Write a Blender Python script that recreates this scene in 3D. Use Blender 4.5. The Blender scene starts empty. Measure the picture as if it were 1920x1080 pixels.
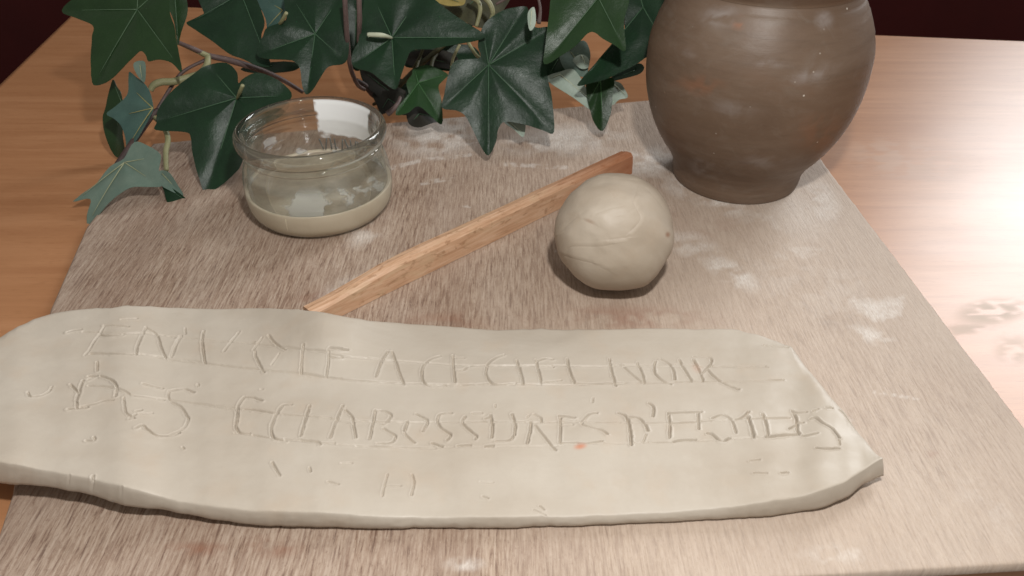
import bpy, bmesh, math
import numpy as np
from mathutils import Vector
R = math.radians
SC = bpy.context.scene
COL = SC.collection

# ------------------------------------------------------------------ camera
H, FPX, PITCH = 0.24, 1450.0, R(36.5)
CP, SP = math.cos(PITCH), math.sin(PITCH)
cam = bpy.data.cameras.new('camera')
cam.sensor_width = 36.0
cam.lens = 36.0 * FPX / 1920.0
cam.clip_start, cam.clip_end = 0.01, 60.0
cam.dof.use_dof = True
cam.dof.focus_distance = 0.40
cam.dof.aperture_fstop = 22.0
camo = bpy.data.objects.new('camera', cam)
COL.objects.link(camo)
camo.location = (0, 0, H)
camo.rotation_euler = (R(90) - PITCH, 0, 0)
SC.camera = camo
# ------------------------------------------------------------------ world and lamps
W = bpy.data.worlds.new('World'); SC.world = W; W.use_nodes = True
W.node_tree.nodes['Background'].inputs[0].default_value = (1.0, 0.93, 0.86, 1)
W.node_tree.nodes['Background'].inputs[1].default_value = 0.36

def lamp(name, kind, loc, power, colour, target=None, size=None, size_y=None):
    l = bpy.data.lights.new(name, kind)
    l.energy = power; l.color = colour
    if kind == 'AREA':
        l.shape = 'RECTANGLE'; l.size = size; l.size_y = size_y
    else:
        l.shadow_soft_size = size
    o = bpy.data.objects.new(name, l); COL.objects.link(o)
    o.location = loc
    if target is not None:
        o.rotation_euler = (Vector(target) - Vector(loc)).to_track_quat('-Z', 'Y').to_euler()
    return o
# the camera's flash, raised a hand above the lens
lamp('flash_lamp', 'POINT', (0.045, 0.080, H + 0.145), 6.3, (1.0, 0.98, 0.955), size=0.014)
# the window on the right behind the table
lamp('window_light', 'AREA', (2.02, 2.15, 1.52), 90.0, (0.97, 0.985, 1.0), (2.02, 0.0, 1.38), 1.35, 1.5)

SC.view_settings.view_transform = 'Standard'
SC.view_settings.look = 'None'
SC.view_settings.exposure = 0.0
SC.view_settings.gamma = 1.0
SC.render.engine = 'CYCLES'
SC.cycles.max_bounces = 12
SC.cycles.transparent_max_bounces = 24

# ------------------------------------------------------------------ picture ray -> place
def dirs(px, py):
    u = (np.asarray(px, float) - 960.0) / FPX
    v = (540.0 - np.asarray(py, float)) / FPX
    return u, CP + v * SP, -SP + v * CP
def G(px, py, z=0.0):
    dx, dy, dz = dirs(px, py)
    t = (z - H) / dz
    return np.stack([dx * t, dy * t, H + dz * t], -1)
def D(px, py, Y):
    dx, dy, dz = dirs(px, py)
    t = Y / dy
    return np.stack([dx * t, dy * t, H + dz * t], -1)
def on_plane(px, py, p0, n):
    dx, dy, dz = dirs(px, py)
    c = np.array([0, 0, H])
    t = np.dot(p0 - c, n) / (dx * n[0] + dy * n[1] + dz * n[2])
    return np.stack([dx * t, dy * t, H + dz * t], -1)
def to_px(P):
    P = np.asarray(P)
    q = P[..., 2] - H
    f = P[..., 1] * CP - q * SP
    u = P[..., 1] * SP + q * CP
    return 960 + FPX * P[..., 0] / f, 540 - FPX * u / f

# ------------------------------------------------------------------ numpy noise
def _hash(i, j, s):
    n = (i * 374761393 + j * 668265263 + s * 1274126177) & 0xFFFFFFFF
    n = ((n ^ (n >> 13)) * 1274126177) & 0xFFFFFFFF
    n = n ^ (n >> 16)
    return (n & 0xFFFF) / 65535.0
def vnoise(x, y, s=0):
    xi = np.floor(x).astype(np.int64); yi = np.floor(y).astype(np.int64)
    fx = x - xi; fy = y - yi
    fx = fx * fx * (3 - 2 * fx); fy = fy * fy * (3 - 2 * fy)
    a = _hash(xi, yi, s); b = _hash(xi + 1, yi, s); c = _hash(xi, yi + 1, s); d = _hash(xi + 1, yi + 1, s)
    return (a * (1 - fx) + b * fx) * (1 - fy) + (c * (1 - fx) + d * fx) * fy
def fbm(x, y, o=4, s=0):
    r = 0; a = 0.5
    for k in range(o):
        r = r + a * vnoise(x * 2 ** k + 17.3 * k, y * 2 ** k - 9.1 * k, s + k); a *= 0.5
    return r
def sstep(a, b, x):
    t = np.clip((x - a) / (b - a), 0, 1)
    return t * t * (3 - 2 * t)

# ------------------------------------------------------------------ mesh helpers
def mesh_obj(name, verts, faces, mat=None, parent=None, smooth=True, attrs=None):
    me = bpy.data.meshes.new(name)
    verts = np.asarray(verts, np.float32)
    if isinstance(faces, np.ndarray):
        nf, k = faces.shape
        me.vertices.add(len(verts)); me.vertices.foreach_set('co', verts.ravel())
        me.loops.add(nf * k); me.loops.foreach_set('vertex_index', faces.astype(np.int32).ravel())
        me.polygons.add(nf)
        me.polygons.foreach_set('loop_start', np.arange(0, nf * k, k, dtype=np.int32))
        me.update(calc_edges=True)
    else:
        me.from_pydata([tuple(map(float, v)) for v in verts], [], [tuple(f) for f in faces])
    me.validate()
    if smooth:
        me.polygons.foreach_set('use_smooth', np.ones(len(me.polygons), bool))
    for an, av in (attrs or {}).items():
        a = me.attributes.new(an, 'FLOAT', 'POINT'); a.data.foreach_set('value', np.asarray(av, np.float32).ravel())
    me.update()
    o = bpy.data.objects.new(name, me); COL.objects.link(o)
    if mat: me.materials.append(mat)
    if parent: o.parent = parent
    return o
def grid_faces(nu, nv, wrap_u=False):
    iu = np.arange(nu if wrap_u else nu - 1); iv = np.arange(nv - 1)
    A, B = np.meshgrid(iu, iv, indexing='ij')
    A2 = (A + 1) % nu
    return np.stack([A * nv + B, A2 * nv + B, A2 * nv + B + 1, A * nv + B + 1], -1).reshape(-1, 4)
def thing(name, label, cat, loc=(0, 0, 0), group=None):
    o = bpy.data.objects.new(name, None); COL.objects.link(o)
    o.empty_display_size = 0.02
    o['label'] = label; o['category'] = cat
    if group: o['group'] = group
    return o
def tag(o, label, cat):
    o['label'] = label; o['category'] = cat
    return o
def lathe(name, prof, centre, mat, parent=None, n=160, wob=0.0, seed=0):
    prof = np.asarray(prof, float)
    a = np.linspace(0, 2 * np.pi, n, endpoint=False)
    r = prof[None, :, 0] * np.ones((n, 1)); z = prof[None, :, 1] * np.ones((n, 1))
    if wob:
        r = r * (1 + wob * (fbm(3 + np.cos(a)[:, None] * 1.5 + 0 * z, 3 + np.sin(a)[:, None] * 1.5 + z * 30, 3, seed) - 0.45))
    V = np.stack([centre[0] + r * np.cos(a)[:, None], centre[1] + r * np.sin(a)[:, None], centre[2] + z], -1).reshape(-1, 3)
    return mesh_obj(name, V, grid_faces(n, len(prof), True), mat, parent)
def crom(P, k=6, closed=False):
    P = np.asarray(P, float); n = len(P); out = []
    for i in range(n if closed else n - 1):
        if closed:
            a, b, c, d = P[i - 1], P[i], P[(i + 1) % n], P[(i + 2) % n]
        else:
            a, b, c, d = P[max(i - 1, 0)], P[i], P[i + 1], P[min(i + 2, n - 1)]
        for t in np.arange(k) / k:
            out.append(0.5 * (2 * b + (c - a) * t + (2 * a - 5 * b + 4 * c - d) * t * t + (3 * b - a - 3 * c + d) * t ** 3))
    if not closed: out.append(P[-1])
    return np.array(out)
def tube(name, P, rad, mat, parent=None, sides=9, k=6, seed=0):
    P = crom(P, k); n = len(P)
    rad = np.interp(np.linspace(0, 1, n), np.linspace(0, 1, len(rad)), rad)
    T = np.gradient(P, axis=0); T /= np.linalg.norm(T, axis=1)[:, None] + 1e-12
    V = []
    up = np.array([0.13, 0.3, 0.94])
    for i in range(n):
        u = np.cross(T[i], up); u /= np.linalg.norm(u) + 1e-12
        w = np.cross(u, T[i])
        for s in range(sides):
            an = 2 * math.pi * s / sides
            V.append(P[i] + rad[i] * (math.cos(an) * u + math.sin(an) * w))
    V = np.array(V)
    F = [tuple(int(x) for x in f) for f in np.concatenate([[ [i * sides + s, i * sides + (s + 1) % sides, (i + 1) * sides + (s + 1) % sides, (i + 1) * sides + s] for s in range(sides)] for i in range(n - 1)])]
    F.append(tuple(range(sides - 1, -1, -1))); F.append(tuple(range((n - 1) * sides, n * sides)))
    return mesh_obj(name, V, F, mat, parent)

# ------------------------------------------------------------------ material helpers
class NT:
    def __init__(s, name):
        s.m = bpy.data.materials.new(name); s.m.use_nodes = True
        s.t = s.m.node_tree; s.n = s.t.nodes; s.b = s.n['Principled BSDF']; s.out = s.n['Material Output']
        s.co = s.n.new('ShaderNodeTexCoord')
    def new(s, k, **kw):
        x = s.n.new(k)
        for a, v in kw.items(): setattr(x, a, v)
        return x
    def link(s, a, b): s.t.links.new(a, b)
    def put(s, sock, v):
        if hasattr(v, 'is_output'): s.link(v, sock)
        else: sock.default_value = v
    def scaled(s, sc, rot=(0, 0, 0), loc=(0, 0, 0)):
        m = s.new('ShaderNodeMapping'); m.inputs['Scale'].default_value = sc
        m.inputs['Rotation'].default_value = rot; m.inputs['Location'].default_value = loc
        s.link(s.co.outputs['Object'], m.inputs[0]); return m.outputs[0]
    def noise(s, vec, scale=1.0, detail=4, rough=0.55, dist=0.0):
        x = s.new('ShaderNodeTexNoise'); x.inputs['Scale'].default_value = scale
        x.inputs['Detail'].default_value = detail; x.inputs['Roughness'].default_value = rough
        x.inputs['Distortion'].default_value = dist
        s.link(vec, x.inputs['Vector']); return x.outputs['Fac']
    def ramp(s, fac, stops):
        x = s.new('ShaderNodeValToRGB'); e = x.color_ramp.elements
        while len(e) < len(stops): e.new(0.5)
        for el, (p, c) in zip(e, stops):
            el.position = p; el.color = (*c, 1) if len(c) == 3 else c
        s.link(fac, x.inputs[0]); return x.outputs[0]
    def rng(s, v, a, b, c=0.0, d=1.0):
        x = s.new('ShaderNodeMapRange'); s.put(x.inputs[0], v)
        for i, q in zip((1, 2, 3, 4), (a, b, c, d)): x.inputs[i].default_value = q
        return x.outputs[0]
    def math(s, op, a, b=0.0):
        x = s.new('ShaderNodeMath', operation=op); s.put(x.inputs[0], a); s.put(x.inputs[1], b); return x.outputs[0]
    def mix(s, f, a, b, mode='MIX'):
        x = s.new('ShaderNodeMix', data_type='RGBA', blend_type=mode)
        s.put(x.inputs[0], f)
        for i, v in ((6, a), (7, b)):
            if hasattr(v, 'is_output'): s.link(v, x.inputs[i])
            else: x.inputs[i].default_value = (*v, 1)
        return x.outputs[2]
    def attr(s, name):
        x = s.new('ShaderNodeAttribute'); x.attribute_name = name; return x.outputs['Fac']
    def bump(s, h, strength=0.3, dist=0.001, prev=None):
        x = s.new('ShaderNodeBump'); x.inputs['Strength'].default_value = strength
        x.inputs['Distance'].default_value = dist; s.link(h, x.inputs['Height'])
        if prev: s.link(prev, x.inputs['Normal'])
        return x.outputs[0]
    def set(s, colour=None, rough=None, spec=None, normal=None, **kw):
        if colour is not None:
            s.put(s.b.inputs['Base Color'], colour if hasattr(colour, 'is_output') else (*colour, 1))
        if rough is not None: s.put(s.b.inputs['Roughness'], rough)
        if spec is not None: s.put(s.b.inputs['Specular IOR Level'], spec)
        if normal is not None: s.link(normal, s.b.inputs['Normal'])
        for k, v in kw.items(): s.put(s.b.inputs[k.replace('_', ' ')], v)
        return s.m

def flat_mat(name, c0, c1, rough=0.5):
    m = NT(name); n1 = m.noise(m.scaled((150, 150, 150)), 1.0, 4, .6)
    return m.set(m.ramp(n1, [(0.3, c0), (0.7, c1)]), rough, 0.4, m.bump(n1, .3, .0005))
def clay_material(name, base, dark, pale, rough=0.5):
    m = NT(name)
    big = m.noise(m.scaled((18, 40, 30)), 1.0, 5, 0.55)
    c = m.ramp(big, [(0.28, dark), (0.5, base), (0.75, pale)])
    warm = m.noise(m.scaled((60, 60, 60), loc=(3, 1, 2)), 1.0, 3)
    c = m.mix(m.rng(warm, 0.55, 0.8, 0, 0.35), c, (base[0] * 1.02, base[1] * 0.9, base[2] * 0.8))
    fine = m.noise(m.scaled((900, 900, 900)), 1.0, 5, 0.6)
    st = m.noise(m.scaled((60, 700, 300)), 1.0, 4, 0.6)
    n = m.bump(st, 0.07, 0.0005)
    n = m.bump(fine, 0.10, 0.0004, n)
    rr = m.rng(big, 0.3, 0.7, rough + 0.08, rough - 0.08)
    return m.set(c, rr, 0.45, n), m

# ------------------------------------------------------------------ the table, room behind
def px_grid(corners, nu, nv, z, left_curve=None):
    # corners as picture points: back left, back right, front right, front left
    P = [G(x, y, z) for x, y in corners]
    u = np.linspace(0, 1, nu)[:, None, None]; v = np.linspace(0, 1, nv)[None, :, None]
    return (P[0] * (1 - u) + P[1] * u) * (1 - v) + (P[3] * (1 - u) + P[2] * u) * v
def slab_from_grid(P, thick):
    nu, nv = P.shape[:2]
    top = P.reshape(-1, 3); F = grid_faces(nu, nv)[:, ::-1]
    ring = [(i, 0) for i in range(nu)] + [(nu - 1, j) for j in range(1, nv)] + [(i, nv - 1) for i in range(nu - 2, -1, -1)] + [(0, j) for j in range(nv - 2, 0, -1)]
    idx = np.array([i * nv + j for i, j in ring]); low = top[idx] - np.array([0, 0, thick])
    b = len(top) + np.arange(len(ring)); n = len(ring)
    side = np.array([[idx[k], idx[(k + 1) % n], b[(k + 1) % n], b[k]] for k in range(n)])
    return np.concatenate([top, low]), np.concatenate([F, side]), b

ZT = -0.0045                                   # table top, the board lies on it
P = px_grid([(158, -2), (1960, 79), (2700, 1500), (-900, 1300)], 160, 160, ZT)
# put the left edge where it runs in the picture
Lb, Lf = G(158, 8, ZT), G(-330, 478, ZT)
ext = 1.25
V, F, low = slab_from_grid(P, 0.028)
# left edge as a straight line through two seen points
back_l, back_r = G(158, 6, ZT), G(1960, 79, ZT)
dl = G(0, 161, ZT) - G(131, 34, ZT); dl /= np.linalg.norm(dl)
f0, f1 = G(1580, 1082, ZT), G(1920, 1058, ZT)            # the front edge, just in front of the board
fd_ = (f1 - f0) / np.linalg.norm(f1 - f0)
Am = np.array([[dl[0], -fd_[0]], [dl[1], -fd_[1]]]); sol = np.linalg.solve(Am, (f0 - back_l)[:2])
fl = back_l + dl * sol[0]
fr = f0 + fd_ * 1.15; br = back_l + (back_r - back_l) * 1.35
uu = np.linspace(0, 1, 420)[:, None, None]; vv = np.linspace(0, 1, 420)[None, :, None]
P = (back_l * (1 - uu) + br * uu) * (1 - vv) + (fl * (1 - uu) + fr * uu) * vv
V, F, low = slab_from_grid(P, 0.028)
tpx, tpy = to_px(V)
sm = fbm(tpx / 22, tpy / 9, 5, 5)
def blob(px, py, cx, cy, rx, ry, ang=0, soft=0.6):
    c, s = math.cos(R(ang)), math.sin(R(ang))
    x = ((px - cx) * c + (py - cy) * s) / rx; y = (-(px - cx) * s + (py - cy) * c) / ry
    d = np.sqrt(x * x + y * y)
    return 1 - sstep(1 - soft, 1 + soft * 0.4, d)
smear = np.maximum.reduce([blob(tpx, tpy, 1860, 585, 70, 26, -6), blob(tpx, tpy, 1900, 655, 40, 30, 10) * 0.6,
                           blob(tpx, tpy, 1810, 618, 50, 12, -5) * 0.8, blob(tpx, tpy, 1700, 300, 130, 40, 8) * 0.25])
smear = smear * sstep(0.40, 0.50, sm)
m = NT('beech_veneer')
g1 = m.noise(m.scaled((9, 120, 20)), 1.0, 6, 0.6, 0.4)
g2 = m.noise(m.scaled((2.5, 22, 4)), 1.0, 3, 0.5, 0.5)
c = m.ramp(g1, [(0.3, (0.37, 0.170, 0.077)), (0.52, (0.435, 0.212, 0.100)), (0.75, (0.50, 0.255, 0.128))])
c = m.mix(m.rng(g2, 0.35, 0.7, 0, 0.5), c, (0.37, 0.168, 0.072))
fl_ = m.noise(m.scaled((120, 900, 100)), 1.0, 2)
c = m.mix(m.rng(fl_, 0.58, 0.7, 0, 0.25), c, (0.25, 0.10, 0.035))
sa = m.attr('smear')
c = m.mix(m.math('MULTIPLY', sa, 0.8), c, (0.45, 0.36, 0.28))
film = m.noise(m.scaled((7, 16, 5), loc=(2, 0, 0)), 1.0, 4, 0.6)
rr = m.math('ADD', m.rng(film, 0.3, 0.7, 0.345, 0.385), m.math('MULTIPLY', sa, 0.16))
M_TABLE = m.set(c, rr, 0.62, m.bump(g1, 0.05, 0.0005))
table = thing('table', 'orange-brown beech veneer table that everything stands on', 'table')
top = mesh_obj('table_top', V, F, M_TABLE, table, smooth=False, attrs={'smear': smear})
# solid edge strip under the visible top
m = NT('table_edge'); M_EDGE = m.set((0.16, 0.055, 0.022), 0.5)
e0 = [back_l, br, fr, fl]; ev = []
for p in e0: ev.append(p + np.array([0, 0, -0.0285]))
for p in e0: ev.append(p + np.array([0, 0, -0.034]))
mesh_obj('edge_strip', ev, [(0, 1, 5, 4), (1, 2, 6, 5), (2, 3, 7, 6), (3, 0, 4, 7), (4, 5, 6, 7), (3, 2, 1, 0)], M_EDGE, table, smooth=False)

m = NT('dark_red_paint')
n_ = m.noise(m.scaled((3, 3, 3)), 1.0, 4)
M_RED = m.set(m.ramp(n_, [(0.3, (0.050, 0.004, 0.004)), (0.7, (0.075, 0.007, 0.006))]), 0.6, 0.3)
wall = mesh_obj('wall', [(-3, 2.2, -0.75), (3.5, 2.2, -0.75), (3.5, 2.2, 2.2), (-3, 2.2, 2.2), (-3, 2.32, -0.75), (3.5, 2.32, -0.75), (3.5, 2.32, 2.2), (-3, 2.32, 2.2)],
                [(0, 1, 2, 3), (7, 6, 5, 4), (4, 5, 1, 0), (3, 2, 6, 7), (0, 3, 7, 4), (1, 5, 6, 2)], M_RED, smooth=False)
wall['kind'] = 'structure'
m = NT('dark_red_floor')
n_ = m.noise(m.scaled((8, 8, 8)), 1.0, 5)
M_FLOOR = m.set(m.ramp(n_, [(0.3, (0.045, 0.005, 0.004)), (0.7, (0.065, 0.007, 0.006))]), 0.7, 0.25)
fo = mesh_obj('floor', [(-3, -2, -0.754), (3.5, -2, -0.754), (3.5, 2.4, -0.754), (-3, 2.4, -0.754)], [(0, 1, 2, 3)], M_FLOOR, smooth=False)
fo['kind'] = 'structure'

# ------------------------------------------------------------------ the work board
BL, BR_, FR_, FL_ = G(287, 269), G(1440, 168), G(2105, 1046), G(-60, 1172)
nu, nv = 560, 460
u = np.linspace(0, 1, nu); v = np.linspace(0, 1, nv)
left_px = np.array([(287, 269), (163, 425), (95, 580), (48, 760), (24, 925), (-20, 1060), (-60, 1172)], float)
lp = G(left_px[:, 0], left_px[:, 1])
rp = np.stack([BR_, FR_])
tl = (lp[:, 1] - lp[0, 1]) / (lp[-1, 1] - lp[0, 1])
Lx = np.interp(v, tl, lp[:, 0]); Ly = np.interp(v, tl, lp[:, 1])
Rx = BR_[0] + (FR_[0] - BR_[0]) * v; Ry = BR_[1] + (FR_[1] - BR_[1]) * v
X = Lx[None] * (1 - u[:, None]) + Rx[None] * u[:, None]
Y = Ly[None] * (1 - u[:, None]) + Ry[None] * u[:, None]
edge = np.minimum.reduce([u[:, None] + 0 * v, 1 - u[:, None] + 0 * v, v[None] + 0 * u[:, None], 1 - v[None] + 0 * u[:, None]])
X = X + (fbm(Y * 220, X * 8, 3, 3) - 0.45) * 0.0012 * (u[:, None] > 0.9) * ((u[:, None] - 0.9) * 10)
Z = -0.0004 * (1 - sstep(0, 0.0018, edge)) + 0.00012 * (fbm(X * 900, Y * 90, 3, 8) - 0.45)
P = np.stack([X, Y, Z], -1)
V, F, low = slab_from_grid(P, -ZT - 0.0004)
bx, by = to_px(V)
n1 = fbm(bx / 34, by / 17, 5, 11); n2 = fbm(bx / 9, by / 6, 4, 12)
D_ = []
for (cx, cy, rx, ry, an, st) in [
    (1640, 572, 62, 24, 8, 1.0), (1640, 632, 60, 18, 22, 0.7), (1372, 512, 70, 26, 28, 0.8), (1490, 474, 80, 15, -4, 0.7),
    (1300, 462, 70, 34, 20, 0.5), (690, 434, 46, 24, -35, 0.6), (830, 252, 100, 44, -5, 0.75), (1060, 262, 130, 34, -3, 0.7),
    (1225, 305, 90, 34, 0, 0.75), (1320, 368, 110, 26, 22, 0.7), (1560, 782, 50, 9, 10, 0.6), (872, 1058, 40, 14, 0, 0.7),
    (1450, 400, 180, 60, 20, 0.35), (1520, 520, 240, 120, 30, 0.25), (330, 262, 46, 14, 0, 0.6), (1540, 380, 40, 60, -30, 0.6),
    (640, 545, 60, 22, -25, 0.35), (1570, 1040, 90, 26, 0, 0.4), (1850, 950, 120, 70, 35, 0.25)]:
    D_.append(blob(bx, by, cx, cy, rx, ry, an, 0.8) * min(1.0, st * 1.3))
def pline(px, py, pts, w):
    d = np.full(px.shape, 1e9)
    for (x0, y0), (x1, y1) in zip(pts[:-1], pts[1:]):
        L = (x1 - x0) ** 2 + (y1 - y0) ** 2
        t = np.clip(((px - x0) * (x1 - x0) + (py - y0) * (y1 - y0)) / L, 0, 1)
        d = np.minimum(d, np.hypot(px - x0 - t * (x1 - x0), (py - y0 - t * (y1 - y0)) * 1.4))
    return 1 - sstep(w * 0.4, w * 1.6, d)
lines = [([(722, 318), (790, 300), (880, 290)], 5), ([(950, 308), (1060, 314)], 5), ([(955, 266), (1040, 255), (1090, 262)], 6), ([(790, 345), (850, 335)], 3.5),
         ([(870, 386), (880, 388)], 3), ([(800, 340), (830, 335)], 3), ([(1640, 735), (1720, 748)], 4), ([(1900, 470), (1900, 471)], 3), ([(830, 283), (905, 262)], 4), ([(1040, 470), (1041, 471)], 3)]
dust = np.maximum.reduce(D_) * sstep(0.24, 0.56, n1)
dust = dust * (0.55 + 0.6 * n2)
for pts, w in lines: dust = np.maximum(dust, pline(bx, by, pts, w) * sstep(0.28, 0.6, n2) * 0.6)
dust = np.maximum(dust, blob(bx, by, 1490, 396, 110, 60, 25, 1.0) * 0.5)
dust = np.maximum(dust, sstep(800, 1500, bx) * 0.16 * (0.6 + 0.8 * fbm(bx / 160, by / 90, 3, 14)))
# the fan-shaped clay smear near the right edge
tri = np.ones_like(bx)
TP = [(1583, 558), (1702, 553), (1692, 590), (1642, 609), (1600, 580)]
for (x0, y0), (x1, y1) in zip(TP, TP[1:] + TP[:1]):
    Ln = math.hypot(x1 - x0, y1 - y0)
    sdist = ((x1 - x0) * (by - y0) - (y1 - y0) * (bx - x0)) / Ln
    tri = np.minimum(tri, sstep(-6, 10, sdist + (n2 - .5) * 16))
dust = np.maximum(dust, tri * (0.30 + 0.75 * n1))
stain = np.maximum.reduce([blob(bx, by, 1330, 425, 110, 34, 10, 0.9) * 0.35, blob(bx, by, 1190, 596, 150, 26, 2, 0.9), blob(bx, by, 370, 1030, 70, 16, 0, 0.9), blob(bx, by, 510, 1026, 60, 22, 0, 0.9),
                           blob(bx, by, 600, 560, 60, 20, 0, 0.9) * 0.7, blob(bx, by, 1760, 855, 26, 12, 0, 0.9) * 0.8, blob(bx, by, 860, 600, 120, 16, 0, 0.9) * 0.6]) * sstep(0.25, 0.6, n1)
grey = sstep(900, 250, bx) * 0.25
warm = sstep(600, 1500, bx) * (0.7 + 0.5 * fbm(bx / 200, by / 120, 3, 15))
m = NT('rough_plywood')
g1 = m.noise(m.scaled((850, 62, 50)), 1.0, 4, 0.72, 0.15)
g2 = m.noise(m.scaled((420, 40, 20), loc=(5, 3, 0)), 1.0, 4, 0.65, 0.2)
g3 = m.noise(m.scaled((40, 12, 5), loc=(1, 2, 0)), 1.0, 4, 0.6)
c = m.ramp(g1, [(0.35, (0.110, 0.056, 0.035)), (0.44, (0.29, 0.198, 0.140)), (0.54, (0.395, 0.297, 0.224)), (0.74, (0.53, 0.43, 0.345))])
c = m.mix(m.math('MULTIPLY', m.rng(g2, 0.52, 0.60, 0, 0.75), m.rng(g3, 0.3, 0.6, 1.0, 0.35)), c, (0.19, 0.115, 0.080))
c = m.mix(m.rng(g3, 0.40, 0.72, 0, 0.35), c, (0.46, 0.375, 0.31))
bands = m.noise(m.scaled((26, 2.2, 3), loc=(3, 1, 0)), 1.0, 4, 0.55, 0.3)
c = m.mix(m.rng(bands, 0.42, 0.68, 0.0, 0.42), c, (0.235, 0.150, 0.105))
spk = m.noise(m.scaled((1000, 420, 300), loc=(2, 9, 0)), 1.0, 3, 0.7)
c = m.mix(m.rng(spk, 0.58, 0.68, 0, 0.35), c, (0.52, 0.43, 0.345))
c = m.mix(m.rng(spk, 0.42, 0.34, 0, 0.55), c, (0.17, 0.10, 0.07))
c = m.mix(m.math('MULTIPLY', m.attr('warm'), 0.62), c, (0.50, 0.395, 0.305))
c = m.mix(m.math('MULTIPLY', m.attr('stain'), 0.55), c, (0.24, 0.10, 0.055))
c = m.mix(m.math('MULTIPLY', m.attr('grey'), m.rng(g2, 0.3, 0.6, 0.5, 0.1)), c, (0.24, 0.195, 0.17))
fd = m.noise(m.scaled((1500, 320, 100), loc=(7, 0, 0)), 1.0, 4, 0.65)
dm = m.math('MULTIPLY', m.attr('dust'), m.rng(fd, 0.36, 0.60, 0.45, 1.0))
c = m.mix(dm, c, (0.70, 0.655, 0.60))
nb = m.bump(g1, 0.6, 0.0006); nb = m.bump(g2, 0.35, 0.0006, nb)
M_BOARD = m.set(c, 0.62, 0.4, nb)
board = mesh_obj('work_board', V, F, M_BOARD, smooth=True, attrs={'dust': dust, 'stain': stain, 'grey': grey, 'warm': warm})
tag(board, 'rough greyish plywood work board smeared with dried white clay dust, lying on the table', 'wooden board')

# ------------------------------------------------------------------ the inscribed clay slab
xs = np.concatenate([np.linspace(-150, 1560, 1210), np.linspace(1561, 1657, 90)])
tp = np.array([(-150, 760), (-110, 700), (-60, 662), (0, 628), (30, 606), (60, 592), (95, 583), (130, 578), (240, 571), (330, 573), (400, 575), (480, 575), (560, 577), (620, 585), (700, 597),
               (760, 603), (850, 609), (930, 614), (1020, 613), (1100, 615), (1200, 613), (1300, 613), (1385, 615), (1420, 624), (1460, 633), (1487, 643), (1500, 662), (1514, 682),
               (1530, 700), (1560, 736), (1590, 768), (1620, 808), (1640, 834), (1650, 846), (1657, 851)], float)
cr = np.array([(-150, 800), (-110, 845), (-60, 862), (0, 866), (60, 876), (128, 889), (175, 899), (225, 911), (330, 940), (400, 951), (467, 957), (575, 961), (700, 968), (850, 970), (960, 970), (1094, 967), (1250, 961),
               (1300, 957), (1402, 946), (1504, 930), (1585, 903), (1626, 876), (1645, 862), (1657, 854)], float)
bt = np.array([(-150, 830), (-110, 880), (-60, 900), (0, 907), (97, 913), (175, 929), (233, 948), (311, 957), (408, 975), (478, 984), (575, 988), (700, 990), (850, 990), (960, 989), (1094, 985), (1250, 978), (1400, 971),
               (1463, 965), (1545, 951), (1593, 929), (1618, 908), (1640, 899), (1657, 893)], float)
def smooth1(a, k):
    w = np.hanning(2 * k + 1); w /= w.sum()
    return np.convolve(np.pad(a, k, mode='edge'), w, 'valid')
ytp = np.interp(xs, tp[:, 0], tp[:, 1]); ycr = np.interp(xs, cr[:, 0], cr[:, 1]); ybt = np.interp(xs, bt[:, 0], bt[:, 1])
wig = (fbm(xs / 40, 0 * xs + 2, 3, 21) - 0.45)
ycr = smooth1(ycr, 9) + wig * 4; ybt = smooth1(ybt, 9) + (fbm(xs / 30, 0 * xs + 9, 3, 22) - 0.45) * 5
ytp = smooth1(ytp, 5) + (fbm(xs / 34, 0 * xs + 5, 3, 23) - 0.45) * 5
zb = 0.0075 * sstep(520, 20, xs) + 0.0012 * sstep(900, 350, xs) + 0.0030 * sstep(1480, 1640, xs) + 0.0013
bot = G(xs, ybt, zb)
dx_, dy_, dz_ = dirs(xs, ycr)
ztop = smooth1(H + dz_ / dy_ * (bot[:, 1] + 0.0006), 25)
ztop = np.clip(ztop, zb + 0.003, zb + 0.014)
NR = 330
vv = np.linspace(0, 1, NR)
PXg = np.repeat(xs[:, None], NR, 1)
PYg = ytp[:, None] * (1 - vv) + ycr[:, None] * vv
# a low relief: the slab is a little thinner at the back
def zlift(px, v_):
    return 0.0105 * np.exp(-((px - 612) / 95.0) ** 2) * (1 - sstep(0.0, 0.42, v_))
zs = ztop[:, None] * np.ones(NR) + zlift(PXg, vv[None] + 0 * PXg)
S = G(PXg, PYg, zs)
SX, SY = S[..., 0], S[..., 1]
dz = 0.0012 * (fbm(SX * 30, SY * 42, 3, 31) - 0.45) + 0.00010 * (fbm(SX * 60, SY * 420, 3, 32) - 0.45)
dz += 0.00035 * (fbm(SX * 140, SY * 140, 3, 33) - 0.45)

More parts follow.
